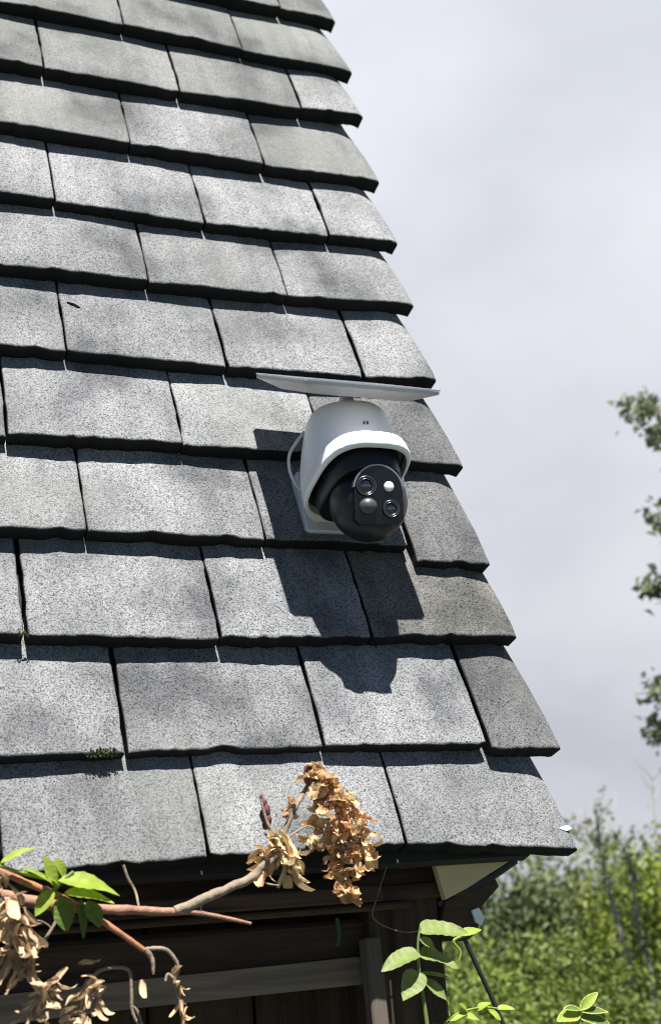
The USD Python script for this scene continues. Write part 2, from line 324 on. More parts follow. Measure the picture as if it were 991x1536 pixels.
def edges(n, lo, hi, r=.0032):
    """Positions from lo to hi, dense at both ends where the edge is rounded."""
    e = np.array([0, .12, .35, .7, 1.0]) * r
    return np.concatenate([lo + e, np.linspace(lo + e[-1], hi - e[-1], n + 2)[1:-1], hi - e[::-1]])
def make_tile(u0, u1, va, vb, lift, verge, seed, gauge):
    r = np.random.default_rng(seed)
    R_ = .0032
    us = edges(22, u0, u1, R_)
    vs = np.concatenate([np.array([0, .12, .35, .7, 1.0]) * R_, np.linspace(R_, .150, 14)[1:]])
    uu, ss = np.meshgrid(us, vs, indexing='ij')
    a = (uu - u0) / (u1 - u0)
    vbase = va + (vb - va) * a
    t = ss / gauge
    sink = 1 - np.clip(t, 0, 1.4) ** 1.25
    w = .0005 + (RISE + lift) * sink + r.uniform(-.0012, .0012) + r.uniform(-.0015, .0015) * (a - .5)
    w = w + .0012 * np.sin(np.pi * a)                                   # slight cross camber
    de = np.minimum(uu - u0, u1 - uu); db = ss
    rd = lambda d: np.where(d < R_, R_ - np.sqrt(np.maximum(R_ ** 2 - (R_ - d) ** 2, 0)), 0)
    w = w - np.maximum(rd(de), rd(db)) * .9
    if verge:                                                             # the outer end of the last tile dips and draws in under the one above
        k = np.clip((uu - (u1 - .035)) / .035, 0, 1)
        w = w - .0075 * k ** 1.6 * np.clip(t, 0, 1) - .003 * np.clip((uu - (u1 - .014)) / .014, 0, 1) ** 2
        uu = uu - .009 * np.clip(t, 0, 1.2) ** 1.4 * np.clip((a - .3) / .7, 0, 1)
    P0 = np.stack([uu, vbase + ss, np.full_like(uu, seed * .37)], -1)
    w = w + .0011 * (meshkit.fbm(P0 * 38, 3, 3) - .5) * 2 * np.clip(1.3 - t, .2, 1)
    near = np.exp(-(ss / .006)) ; nearu = np.exp(-np.minimum(uu - u0, u1 - uu).clip(0) / .005)
    wob = (meshkit.fbm(P0 * np.array([150, 0, 1]), 4, 5) - .5)
    vv = vbase + ss + near * wob * .0042
    for _ in range(r.integers(0, 4)):                                   # chips out of the tail edge
        vv = vv + np.exp(-(ss / .004)) * r.uniform(.001, .003) * np.exp(-((uu - r.uniform(u0, u1)) / r.uniform(.004, .010)) ** 2)
    corner = np.maximum(0, 1 - np.hypot((a - (0 if r.random() < .5 else 1)) * (u1 - u0), ss) / .007)
    vv = vv + corner * .003 * r.random()
    uu = uu + nearu * (meshkit.fbm(P0 * np.array([0, 60, 1]) + 7, 3, 6) - .5) * .0035 * np.sign(a - .5)
    top = roof(uu, vv, w)
    bot = roof(np.clip(uu, u0 + .0015, None), vv + .001, np.where(t < .8, w - TH, w - .006))
    n, m = uu.shape
    idx = np.arange(n * m).reshape(n, m)
    q = np.stack([idx[:-1, :-1], idx[1:, :-1], idx[1:, 1:], idx[:-1, 1:]], -1).reshape(-1, 4)
    f = np.vstack([q[:, [0, 1, 2]], q[:, [0, 2, 3]], q[:, [0, 2, 1]] + n * m, q[:, [0, 3, 2]] + n * m])
    ring = np.concatenate([idx[:, 0], idx[-1, 1:], idx[-2::-1, -1], idx[0, -2:0:-1]])
    nx = np.roll(ring, -1)
    side = np.vstack([np.stack([ring, ring + n * m, nx + n * m], 1), np.stack([ring, nx + n * m, nx], 1)])
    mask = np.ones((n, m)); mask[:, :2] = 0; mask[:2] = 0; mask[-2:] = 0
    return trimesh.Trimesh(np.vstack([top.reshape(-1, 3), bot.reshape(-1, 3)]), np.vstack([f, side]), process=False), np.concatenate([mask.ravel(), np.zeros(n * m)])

seed = 100
for k in range(0, 15):
    par = k % 2
    if k in SEAMS:
        se, ve = list(SEAMS[k]), VERGE[k]
        pts = np.array(ROWV[k])
    else:
        se, ve = [.16, .329, .494] if par else [.247, .416], .583
        pts = np.array([(0, k * G), (.58, k * G)])
    nleft = 0
    while se[0] > -.60:
        se.insert(0, se[0] - .1685 + rng.uniform(-.003, .003)); nleft += 1
    lim = se + [ve + .003]
    for j in range(len(lim) - 1):
        seed += 1
        gl = GAPS.get((k, round(lim[j], 4)), .0013 + .0010 * rng.random()) if j else .002
        gr = GAPS.get((k, round(lim[j + 1], 4)), .0016) if j < len(lim) - 2 else 0
        key = (k, j - nleft + 1)
        dv, lift = SHIFT.get(key, (rng.uniform(-.0008, .0008), rng.uniform(-.0008, .0012)))
        va, vb = np.interp([lim[j], lim[j + 1]], pts[:, 0], pts[:, 1])
        if key == (3, 3): va = vb = .3385
        last = j == len(lim) - 2
        m_ = TONE.get(key) or (T_PALE if k >= 8 and rng.random() < .7 else T_GREY)
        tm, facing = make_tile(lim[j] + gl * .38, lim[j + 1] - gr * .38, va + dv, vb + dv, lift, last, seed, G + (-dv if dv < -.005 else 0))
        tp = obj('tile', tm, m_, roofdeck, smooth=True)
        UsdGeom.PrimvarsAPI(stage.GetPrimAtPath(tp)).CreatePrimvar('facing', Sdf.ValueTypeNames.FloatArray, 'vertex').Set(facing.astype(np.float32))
# under-eaves course, set back below the first row
us_ = [-.615, -.46, -.30, -.13, .036, .145, .321, .489, .578]
for a_, b_ in zip(us_[:-1], us_[1:]):
    p = [roof(np.array(u), np.array(v), np.array(w)) for u in (a_ + .001, b_ - .001) for v in (.020, .085) for w in (-.0075, -.002 if v < .05 else -.004)]
    obj('eaves_tile', trimesh.convex.convex_hull(np.array(p)), T_DARK, roofdeck, smooth=False)

# ------------------------------------------------------------------ timber wall under the eaves
Z = EAVES
def wall_beam(name, pa, pb, Y, thick, h, m, bevel=.002, label=None, up=(0, 0, 1)):
    a, b = at(*pa, Y), at(*pb, Y)
    return obj(name, beam(a + [0, thick / 2, 0], b + [0, thick / 2, 0], thick, h, up, bevel), m, building, label=label)
obj('fascia_board', box((-.62, .020, Z - .026), (.405, .034, Z - .012), .002), W_DARK, building)
obj('eaves_batten', box((-.62, .036, Z - .034), (.44, .056, Z - .0275), .002), W_DARK, building, label='thin batten under the eaves')
# wall boards behind, upright, slightly uneven
xb = -.62
while xb < .50:
    w_ = .105 + rng.uniform(-.006, .006)
    x1 = min(xb + w_ - .003, .499)
    obj('wall_board', box((xb, .125 + rng.uniform(0, .003), 0.02), (x1, .143, Z - .002), .0025), W_DARKV, building)
    xb += w_
obj('wall_lining', box((-.62, .1465, 0.02), (.47, .152, Z - .02), .001), M_FELT, building, smooth=False)
obj('soffit_board', box((.20, .045, Z - .026), (.500, .16, Z - .012), .002), W_DARK, building)
obj('wall_plate', box((-.62, .062, Z - .011), (.512, .13, Z + .06), .002), W_DARK, building)
obj('top_rail', box((-.62, .072, Z - .092), (.472, .112, Z - .040), .004), W_DARK, building)
obj('lower_rail', box((-.62, .08, Z - .27), (.46, .112, Z - .20), .004), W_DARK, building)
# short upright batten with its lower end in the sun
p0, p1 = at(562, 1424, .042), at(580, 1545, .042)
obj('upright_batten', beam(p0 + [0, .011, .01], p1 + [(p1 - p0)[0] * 2, .011, -.5], .016, .016, (0, 1, 0), .0015), W_GREYV, building, label='small upright weathered batten with sunlit lower end')
# corner post and gable side
obj('corner_post', box((.405, .055, 0.0), (.478, .124, Z - .013), .004), W_DARKV, building)
yb = .146
while yb < 1.0:
    w_ = .105 + rng.uniform(-.005, .005)
    hgt = Z + min((yb - .02) * math.tan(PITCH), (1.06 - yb) * math.tan(PITCH)) - .05
    obj('gable_board', box((.46, yb, 0.02), (.478, yb + w_ - .003, hgt), .002), W_DARKV, building)
    yb += w_
# back slope of the roof, plain
bd = np.array([[x_, .5 + s_ * (y_) , Z + z_] for x_ in (-.62, .555) for (y_, z_, s_) in ((-.002, 1.60, 1), (.53, -.02, 1), (.53 + .03, -.02, 1), (.03, 1.61, 1))])
obj('back_roof_slope', trimesh.convex.convex_hull(bd), M_FELT, building, smooth=False)
# cream undercloak board at the corner, its lower right edge cut off at a slant
def prism(pts, Y0, Y1):
    """A board whose face is the outline pts (picture points on the plane Y0)."""
    a = np.array([at(x_, y_, Y0) for x_, y_ in pts]); b = a + [0, Y1 - Y0, 0]
    n = len(a); f = []
    for i in range(1, n - 1): f += [[0, i + 1, i], [n, n + i, n + i + 1]]
    for i in range(n):
        j = (i + 1) % n; f += [[i, j, n + j], [i, n + j, n + i]]
    m = trimesh.Trimesh(np.vstack([a, b]), f, process=False); m.fix_normals(); return m
obj('mid_rail', prism([(-420, 1540), (215, 1470), (556, 1434), (556, 1476), (215, 1512), (-420, 1590)], .066, .096), W_GREY, building, smooth=False, label='weathered grey brown horizontal rail')
obj('corner_soffit_board', prism([(652, 1296), (772, 1287), (700, 1333), (668, 1350)], .030, .038), M_CREAM, building, smooth=False, label='pale cream slanted board under the corner of the eaves')
obj('eaves_strip', prism([(585, 1292), (702, 1288), (640, 1300), (600, 1303)], .034, .040), W_GREY, building, smooth=False, label='narrow pale strip under the eaves')
obj('corner_bracket', tube([at(772, 1290, .045), at(730, 1318, .05), at(690, 1340, .055), at(655, 1358, .06)], .0045, .0055, 8, 6), M_BLACK, building, label='black slanting bracket under the eaves corner')
obj('rafter_end', prism([(668, 1352), (700, 1338), (742, 1318), (748, 1330), (722, 1360), (716, 1398), (700, 1412), (660, 1400)], .05, .12), W_DARK, building, smooth=False, label='dark sawn rafter end at the corner')
obj('white_clip', prism([(708, 1366), (718, 1362), (727, 1378), (722, 1389), (714, 1384)], .046, .049), M_WHITE, building, smooth=False, label='small white clip on the rafter end')
obj('verge_nail_clip', prism([(838, 1243), (851, 1238), (858, 1243), (850, 1247)], -.010, -.007), M_WHITE, roofdeck, smooth=False, label='tiny white clip on the outer edge of the lowest tile')
obj('twine', tube([at(505, 1378, .035), at(508, 1400, .034), at(506, 1420, .035)], .0018, .0018, 6, 4), M_TWINE, building, label='short end of green twine')
obj('loose_wire', tube([at(580, 1300, .02), at(566, 1345, .02), at(560, 1378, .03), at(600, 1398, .03), at(640, 1396, .035)], .0005, .0005, 6, 6), M_TWIG, building)

# ------------------------------------------------------------------ the security camera
CX = .412
seccam = thing('security_camera', 'white and black security camera under a small solar panel, mounted on the roof tiles', 'security camera', (CX, .1, Z + .40))
def ball(c, r, n=2): 
    s = trimesh.creation.icosphere(n, r); s.apply_translation(c); return s.vertices
def ringpts(c, R, r, n=28, sx=1.0, sy=1.0):
    return np.vstack([ball((c[0] + R * sx * math.cos(a), c[1] + R * sy * math.sin(a), c[2]), r, 1) for a in np.linspace(0, 2 * np.pi, n, endpoint=False)])
def hull(*pts): return m3.Manifold.hull_points(np.vstack(pts).astype(np.float64))
def orient(m, c, f, up=(0, 0, 1)):
    """Local z to the direction f, local y as near up as it can, then to c."""
    z = unit(f); x = unit(np.cross(up, z)); y = np.cross(z, x)
    m = m.copy(); m.vertices = np.asarray(c) + m.vertices @ np.array([x, y, z]); return m
BC = np.array([CX + .0025, .002, Z + .3470])                                     # ball centre
FD = unit([-.111, -.971, -.153])
BX, BY = .419, .047
PROF = np.array([(.0, .462), (.028, .4615), (.0345, .4595), (.039, .455), (.0425, .447), (.0462, .434), (.0498, .416), (.0520, .400), (.0528, .385), (.0520, .370), (.0490, .356), (.044, .346), (.0, .346)])
def turned(prof, n=96):
    m = trimesh.creation.revolve(prof[::-1], sections=n); m.merge_vertices()
    if m.volume < 0: m.invert()
    return m3.Manifold(m3.Mesh(np.asarray(m.vertices, np.float32), np.asarray(m.faces, np.uint32)))
body = turned(PROF).translate((BX, BY, Z))
TILT = math.radians(16.5)
RC = np.array([.4105, .0165, Z + .3715])                                        # centre of the tilted opening
RA, RB, RCN = np.array([1., 0, 0]), np.array([0, math.cos(TILT), -math.sin(TILT)]), np.array([0, math.sin(TILT), math.cos(TILT)])
def rimring(k, h, r, a=.0465, b=.066, n=72, e=3.1, res=1):
    out = []
    for t in np.linspace(0, 2 * np.pi, n, endpoint=False):
        c, s_ = math.cos(t), math.sin(t)
        x = a * k * np.sign(c) * abs(c) ** (2 / e); y = b * k * np.sign(s_) * abs(s_) ** (2 / e)
        x, y = x * (1 - r / a), y * (1 - r / b)
        out.append(ball(RC + RA * x + RB * y + RCN * h, r, res))
    return np.vstack(out)
visor = hull(rimring(1, .0035, .0035), rimring(.965, .0145, .0055))
shell = body + visor
shell = shell.trim_by_plane(tuple(RCN), float(np.dot(RCN, RC)))
cavity = hull(rimring(.925, -.02, .003), rimring(.90, .012, .003))
obj('housing', shell - cavity, M_WHITE, seccam, smooth=32)
ballm = m3.Manifold.sphere(.0383, 72).translate(tuple(BC))
coll = hull(rimring(.895, .0118, .0015), rimring(.895, .0095, .0015)) + hull(rimring(.80, .011, .002), rimring(.74, -.012, .003))
obj('collar', coll - m3.Manifold.sphere(.0390, 72).translate(tuple(BC)), M_BLACK, seccam, smooth=35)
flat = ballm.trim_by_plane(tuple(-FD), float(-(np.dot(FD, BC) + .0325)))
head = obj('camera_head', flat, M_BLACK, seccam, smooth=35)
# face plate: rounded upright shape with a domed top
from shapely.geometry import Polygon, Point
from shapely.ops import unary_union
from shapely import affinity
pl = affinity.scale(unary_union([Polygon([(-.021, -.022), (.021, -.022), (.021, .006), (-.021, .006)]).buffer(.001), Point(0, .006).buffer(.0215, 32)]).intersection(Point(0, .0).buffer(.0285, 48)), 1.15, 1.17, origin=(0, 0))
face = trimesh.creation.extrude_polygon(pl.buffer(-.0012), .0092, engine='earcut')
face = join([face])
obj('face_plate', orient(face, BC + FD * .0245, FD), M_GLOSS, head, smooth=30)
rim = trimesh.creation.extrude_polygon(pl.buffer(.0004).difference(pl.buffer(-.0011)).intersection(Polygon([(-.05, .010), (.05, .010), (.05, .05), (-.05, .05)])), .0055, engine='earcut')
obj('trim', orient(rim, BC + FD * .0285, FD), M_SILVER, head, smooth=30)
def on_face(x, y, d): 
    z = FD; xx_ = unit(np.cross((0, 0, 1), z)); yy_ = np.cross(z, xx_)
    return BC + xx_ * x + yy_ * y + z * d
def lens(x, y, r):
    prof = np.array([(r * .55, 0), (r, 0), (r, .0016), (r * .92, .0022), (r * .8, .0022), (r * .62, .0008), (r * .55, .0)])
    l = obj('lens', orient(trimesh.creation.revolve(prof, sections=40), on_face(x, y, .0340), FD), M_BLACK, head, smooth=30)
    g = trimesh.creation.icosphere(3, r * .62); g.apply_scale([1, 1, .35])
    obj('glass', orient(g, on_face(x, y, .0342), FD), M_LENS, head, smooth=True)
    for k_, (q, h) in enumerate(((.94, .0021), (.70, .0018))):
        obj('lens_ring', orient(trimesh.creation.torus(r * q, .00032, 40, 8), on_face(x, y, .0340 + h), FD), M_RING, head, smooth=True)
lens(-.0125, .0110, .0097)
lens(.0116, -.0108, .0084)
led = trimesh.creation.icosphere(3, .0050); led.apply_scale([1, 1, .4])
obj('spotlight', orient(led, on_face(.0104, .0108, .0342), FD), M_LED, head, smooth=True)
pir = trimesh.creation.icosphere(3, .0088); pir.apply_scale([1, .92, .8])
obj('motion_sensor', orient(pir, on_face(-.0110, -.0085, .0340), FD), M_SMOKE, head, smooth=True)
def on_body(px, py):
    d = unit(ray(px, py))
    for t in np.arange(1.0, 1.5, .0002):
        q = EYE + d * t
        if math.hypot(q[0] - BX, q[1] - BY) < np.interp(q[2] - Z, PROF[::-1, 1][1:-1], PROF[::-1, 0][1:-1]) and q[2] - Z < .461: return q
for px_ in (545.5, 550.5):
    q = on_body(px_, 634.5)
    obj('vent_slot', box(q + [-.0005, -.002, -.0016], q + [.0005, .002, .0016], .0002), M_BLACK, seccam, smooth=False)
# stalk and solar panel
PLen, PD = .1455, np.array([0, .138, .0640])
pc = np.array([.4140, .0325, Z + .4865])
px_, py_ = np.array([1., 0, 0]), unit(PD); pz_ = np.cross(px_, py_)
D_ = np.linalg.norm(PD)
def slab(hx, hy, z0, z1, inset, rr=.006):
    a = [ball_ for ball_ in ()]
    pts = []
    for sx in (-1, 1):
        for sy in (-1, 1):
            for an in np.linspace(0, np.pi / 2, 5):
                cx_, cy_ = hx - rr + rr * math.cos(an), hy - rr + rr * math.sin(an)
                pts += [(sx * cx_, sy * cy_, z1), (sx * cx_, sy * cy_, max(z0, z1 - .0032)), (sx * (cx_ - inset), sy * (cy_ - inset), z0)]
    p = np.array(pts)
    return trimesh.convex.convex_hull(pc + p[:, :1] * px_ + p[:, 1:2] * py_ + p[:, 2:] * pz_)
panel = obj('solar_panel', slab(PLen / 2, D_ / 2, -.0125, 0, .022), M_GREYP, seccam, smooth=25)
obj('cell_sheet', slab(PLen / 2 - .004, D_ / 2 - .004, 0.0003, .0009, 0, .003), M_CELL, panel, smooth=25)
fr = []
for sx, sy, hx, hy in ((0, 1, PLen / 2, .0013), (0, -1, PLen / 2, .0013), (1, 0, .0013, D_ / 2), (-1, 0, .0013, D_ / 2)):
    c_ = pc + px_ * sx * (PLen / 2 - .0013) + py_ * sy * (D_ / 2 - .0013)
    p = np.array([(a_, b_, c2) for a_ in (-hx + .003 * (sy != 0), hx - .003 * (sy != 0)) for b_ in (-hy + .003 * (sx != 0), hy - .003 * (sx != 0)) for c2 in (.0002, .0018)])
    fr.append(trimesh.convex.convex_hull(c_ + p[:, :1] * px_ + p[:, 1:2] * py_ + p[:, 2:] * pz_))
obj('frame', join(fr), M_WHITE, panel, smooth=False)
obj('stalk', tube([(BX - .002, .040, Z + .456), (BX - .002, .040, Z + .472), (BX - .002, .041, Z + .484)], .0085, .0065, 16, 6), M_WHITE, seccam)
# plate screwed to the tile, arm to the housing
def rbox(u0, u1, v0, v1, w0, w1, rr=.006):
    pts = []
    for (cu, su) in ((u0 + rr, -1), (u1 - rr, 1)):
        for (cv, sv) in ((v0 + rr, -1), (v1 - rr, 1)):
            for an in np.linspace(0, np.pi / 2, 5):
                for ww, ins in ((w0, 0), (w1 - .0015, 0), (w1, .0015)):
                    pts.append((cu + su * (rr - ins) * math.cos(an), cv + sv * (rr - ins) * math.sin(an), ww))
    p = np.array(pts); return trimesh.convex.convex_hull(roof(p[:, 0], p[:, 1], p[:, 2]))
plate = obj('mounting_plate', rbox(.379, .436, .3490, .425, .0085, .0232), M_PLATE, seccam, smooth=25)
obj('arm', trimesh.convex.convex_hull(np.vstack([ringpts((CX, .105, Z + .385), .012, .004, 12), ringpts((CX, .06, Z + .385), .014, .004, 12)])), M_WHITE, seccam, smooth=35)
sc = trimesh.creation.cylinder(.0022, .002, sections=16)
obj('screw', orient(sc, roof(np.array(.3865), np.array(.3865), np.array(.0235)), RN), M_SCREW, plate)
obj('slot', orient(box((-.0006, -.007, -.0004), (.0006, .007, .0006), .0003), roof(np.array(.3872), np.array(.3745), np.array(.0234)), RN), M_SCREW, plate, smooth=False)
obj('cable', tube([at(456, 648, .075), at(444, 664, .075), at(434, 682, .08), at(434, 703, .085), at(441, 722, .088), at(450, 733, .09), at(462, 738, .085)], .0017, .0017, 10, 8), M_CABLE, seccam)

# ------------------------------------------------------------------ climbing vine at the eaves
vine = thing('climbing_vine', 'woody climbing vine with dried tan flower heads and fresh green leaves under the eaves', 'vine', at(120, 1380, -.06))
VY = -.055
def P(x, y, dy=0.0): return at(x, y, VY + dy)
main = obj('stem', tube([P(-60, 1338, .01), P(0, 1345), P(60, 1355), P(120, 1362), P(200, 1366), P(262, 1368), P(290, 1369), P(330, 1376), P(376, 1386)], .0058, .0012, 12, 8, .22, 3), M_BARK, vine, label='thick reddish brown stem ending in a broken point')
br = obj('branch', tube([P(262, 1367), P(290, 1356), P(330, 1338), P(375, 1318), P(395, 1300), P(412, 1285), P(428, 1276)], .0042, .0030, 10, 8, .3, 5), M_TWIG, vine)
obj('branch', tube([P(-40, 1290, -.02), P(10, 1312, -.02), P(60, 1333, -.018), P(100, 1350, -.016), P(160, 1387, -.012), P(216, 1426, -.01)], .0028, .0022, 10, 8, .2, 7), M_BARK2, vine, label='thin orange brown twig')
obj('twig', tube([P(428, 1277), P(426, 1252), P(436, 1228), P(446, 1206), P(456, 1188, .01), P(466, 1172, .015), P(470, 1158, .015)], .0027, .0017, 8, 6, .3, 1), M_TWIG, vine)
obj('twig', tube([P(428, 1279), P(414, 1258), P(403, 1240), P(396, 1220), P(391, 1198)], .0020, .0010, 8, 6, .3, 2), M_TWIG, vine)
obj('twig', tube([P(426, 1262), P(442, 1250), P(462, 1240), P(482, 1250)], .0010, .0007, 6, 6), M_TWIG, vine)
obj('twig', tube([P(385, 1314), P(400, 1326), P(420, 1329)], .0012, .0006, 6, 6, .3), M_TWIG, vine)
obj('twig', tube([P(185, 1298, .01), P(192, 1318, .01), P(203, 1338, .01), P(208, 1360, .0)], .0012, .0009, 6, 6), M_TWIG, vine)
obj('twig', tube([P(92, 1364), P(80, 1390), P(62, 1418), P(50, 1442), P(48, 1465)], .0012, .0011, 6, 6), M_TWIG, vine)
obj('twig', tube([P(46, 1382), P(60, 1382), P(72, 1388), P(78, 1396)], .0006, .0005, 6, 6), M_TWIG, vine)
obj('twig', tube([P(216, 1426, -.01), P(226, 1424, -.01), P(246, 1424, -.01), P(260, 1436, -.01), P(267, 1452, -.01), P(262, 1468, -.01), P(252, 1462, -.01), P(248, 1472, -.01)], .0019, .0010, 8, 7, .3, 4), M_TWIG, vine)
obj('twig', tube([P(218, 1424, -.01), P(228, 1440, -.01), P(230, 1462, -.01)], .0028, .0010, 8, 6, .4, 8), M_TWIG, vine)
obj('twig', tube([P(118, 1492), P(132, 1472), P(152, 1456), P(176, 1452), P(194, 1458), P(197, 1490), P(199, 1520), P(212, 1545)], .0016, .0012, 8, 7, .2, 6), M_TWIG, vine)
obj('twig', tube([P(198, 1510), P(206, 1518), P(214, 1540)], .0012, .0010, 6, 6), M_TWIG, vine)
obj('twig', tube([P(-20, 1432), P(0, 1440), P(40, 1448), P(52, 1478), P(60, 1505), P(46, 1525)], .0018, .0012, 8, 6, .3), M_TWIG, vine)
for (x, y, r) in ((396, 1206, .0035), (399, 1216, .0045), (395, 1224, .0042), (402, 1230, .0038), (398, 1238, .0034), (392, 1196, .002), (462, 1158, .0048), (468, 1164, .0045), (460, 1168, .004), (474, 1158, .0035)):
    s = trimesh.creation.icosphere(2, r); s.apply_scale([.8, .8, 1.25]); s.vertices *= (1 + .25 * (meshkit.noise(s.vertices * 400 + x) - .5))[:, None]; s.apply_translation(P(x, y, .005))
    obj('bud', s, M_BUD, vine, smooth=True)

TOVIEW = unit(EYE - P(500, 1250))
def cup(c, d, nrm, L, W, curl, seed):
    """A dried, curled bract: cupped across and rolled along its length."""
    r = np.random.default_rng(seed); n, k = 6, 5
    x = unit(d); z = unit(np.asarray(nrm) - x * np.dot(nrm, x)); y = np.cross(z, x)
    v = []
    for i in range(n):
        t = i / (n - 1); h = W / 2 * math.sin(math.pi * (.12 + .80 * t ** .8)) ** .7
        a = curl * t; rad = L / max(abs(curl), .2)
        cx_, cz_ = rad * math.sin(a), rad * (1 - math.cos(a)) * np.sign(curl)
        for j in range(k):
            s = (j / (k - 1) - .5) * 2
            v.append(c + x * cx_ + y * (s * h) + z * (cz_ + .55 * h * s * s + W * .20 * math.sin(6 * t + s * 3.5 + seed)))
    f = []
    for i in range(n - 1):
        for j in range(k - 1):
            a = i * k + j; f += [[a, a + 1, a + k + 1], [a, a + k + 1, a + k]]
    return trimesh.Trimesh(np.array(v), f, process=False)
R2 = np.random.default_rng(5)
def head_of(name, label, axis, half, count, size, mats, droop=.4, dy=0.0, depth=.5, partname='dried_petal', slim=1.0):
    """A dried flower head: curled petals set round an axis given in picture points with its half width along it."""
    ax = [P(x_, y_, dy) for x_, y_ in axis]
    h = obj(name, tube(ax, .0018, .0008, 6, 5, .3), M_TWIG, vine, label=label)
    A = np.array(ax); L = np.concatenate([[0], np.cumsum(np.linalg.norm(np.diff(A, axis=0), axis=1))]); L /= L[-1]
    px1 = 1.02 / FPX                                              # metres per picture point at this depth
    for i in range(count):
        t = (i + R2.random()) / count
        c = np.array([np.interp(t, L, A[:, k_]) for k_ in range(3)])
        hw = np.interp(t, np.linspace(0, 1, len(half)), half) * px1
        an = R2.uniform(0, 2 * np.pi); rr = math.sqrt(R2.random()) * hw
        out = ROT[0] * math.cos(an) - unit([ROT[2][0], ROT[2][1], 0]) * math.sin(an)
        c = c + ROT[0] * math.cos(an) * rr - ROT[2] * math.sin(an) * rr * depth + np.array([0, 0, R2.uniform(-.003, .003)])
        d = unit(out * R2.uniform(.2, 1) + np.array([0, 0, -droop - R2.random() * .8]) + R2.normal(0, .35, 3))
        s = size * R2.uniform(.65, 1.25)
        obj(partname, cup(c, d, out + R2.normal(0, .5, 3), s, s * R2.uniform(.5, .85) * slim, R2.choice([-1, 1]) * R2.uniform(.5, 2.4), i), mats[R2.integers(len(mats))], h, smooth=True)
    return h
head_of('flower_head', 'large dried orange tan flower head hanging over the eaves', [(472, 1158), (488, 1180), (506, 1212), (518, 1245), (528, 1275), (532, 1296)], [14, 24, 38, 42, 44, 42, 26], 260, .0122, D_PETAL)
head_of('flower_head', 'narrow tail of dried petals below the large flower head', [(514, 1270), (513, 1300), (514, 1325), (520, 1352)], [22, 22, 16, 6], 64, .0110, D_PETAL, droop=1.0)
head_of('flower_head', 'small fan of pale dried petals on the branch', [(408, 1262), (418, 1285), (432, 1300), (440, 1312)], [10, 22, 30, 26], 36, .0200, [D_PETAL[2], D_LEAF[1]], droop=1.5, slim=.55)
head_of('flower_head', None, [(398, 1272), (396, 1290), (392, 1306)], [8, 12, 8], 9, .016, [D_PETAL[2], D_PETAL[0]], droop=1.0)
head_of('flower_head', None, [(444, 1206), (436, 1212), (430, 1226)], [6, 10, 6], 8, .010, [D_PETAL[0], D_LEAF[0]], droop=.3)
head_of('flower_head', None, [(462, 1256), (470, 1268), (478, 1276)], [8, 12, 8], 9, .011, [D_PETAL[2], D_LEAF[0]], droop=.5)
head_of('flower_head', 'drooping bunch of dry brown leaves at the far left', [(-6, 1335), (14, 1375), (22, 1410), (30, 1440), (42, 1472)], [20, 28, 26, 20, 10], 62, .0215, D_LEAF, droop=2.4, slim=.6, dy=-.02, partname='dry_leaf')
head_of('flower_head', 'ragged dry leaves at the lower left', [(84, 1470), (74, 1492), (64, 1512), (44, 1530)], [8, 20, 22, 12], 26, .0165, D_LEAF, droop=1.0, slim=.5, dy=-.02, partname='dry_leaf')
head_of('flower_head', 'ragged dry leaves at the lower edge beside the curled twig', [(138, 1474), (140, 1496), (124, 1516), (112, 1540)], [8, 24, 34, 30], 34, .0160, D_LEAF, droop=.5, slim=.5, dy=-.01, partname='dry_leaf')
head_of('flower_head', 'small dry tan leaf hanging from the curled twig', [(262, 1462), (264, 1485), (270, 1510), (276, 1545)], [4, 6, 6, 5], 14, .0125, [D_LEAF[1], D_PETAL[0]], droop=2.0, dy=-.01, partname='dry_leaf', slim=.5)
obj('dry_leaf', cup(P(118, 1447), ROT[0], [0, -.5, 1], .017, .0055, .4, 3), D_LEAF[1], vine, smooth=True)
obj('dry_leaf', cup(P(212, 1470, -.01), [0, 0, -1], [0, -1, .2], .017, .006, 1.2, 4), D_LEAF[1], vine, smooth=True)
# green leaves
GN = np.array([-.1, -.55, .82])
for (bx, by, tx, ty, w_, mm, nn, fo, be, dy) in (
    (86, 1322, 182, 1334, .020, L_VINE, GN, .45, .12, -.028), (96, 1340, 172, 1352, .014, L_VINE, GN, .5, .05, -.03),
    (82, 1330, 66, 1282, .011, L_VINE, GN, .5, .05, -.025), (96, 1318, 84, 1286, .010, L_VINE, (.6, -.8, .2), .4, .1, -.022),
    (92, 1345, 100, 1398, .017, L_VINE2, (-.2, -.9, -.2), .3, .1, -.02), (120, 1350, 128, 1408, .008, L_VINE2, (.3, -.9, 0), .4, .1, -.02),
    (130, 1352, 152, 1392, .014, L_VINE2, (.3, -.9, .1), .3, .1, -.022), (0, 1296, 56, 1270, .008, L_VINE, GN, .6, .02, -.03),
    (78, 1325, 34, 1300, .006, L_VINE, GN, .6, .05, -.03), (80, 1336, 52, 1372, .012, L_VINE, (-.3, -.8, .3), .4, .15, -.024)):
    obj('leaf', leaf(P(bx, by, dy), P(tx, ty, dy - .004), nn, w_, fo, be, 9, .8, .05, bx), mm, vine, smooth=True)
obj('leaf_stalk', tube([P(-5, 1298, -.03), P(40, 1312, -.03), P(84, 1326, -.026), P(60, 1356, -.012)], .0013, .0013, 6, 6), L_VINE, vine)
obj('leaf_stalk', tube([P(60, 1356, -.012), P(78, 1338, -.02), P(96, 1320, -.025), P(110, 1308, -.025)], .0022, .0012, 8, 6), L_SHOOT, vine)

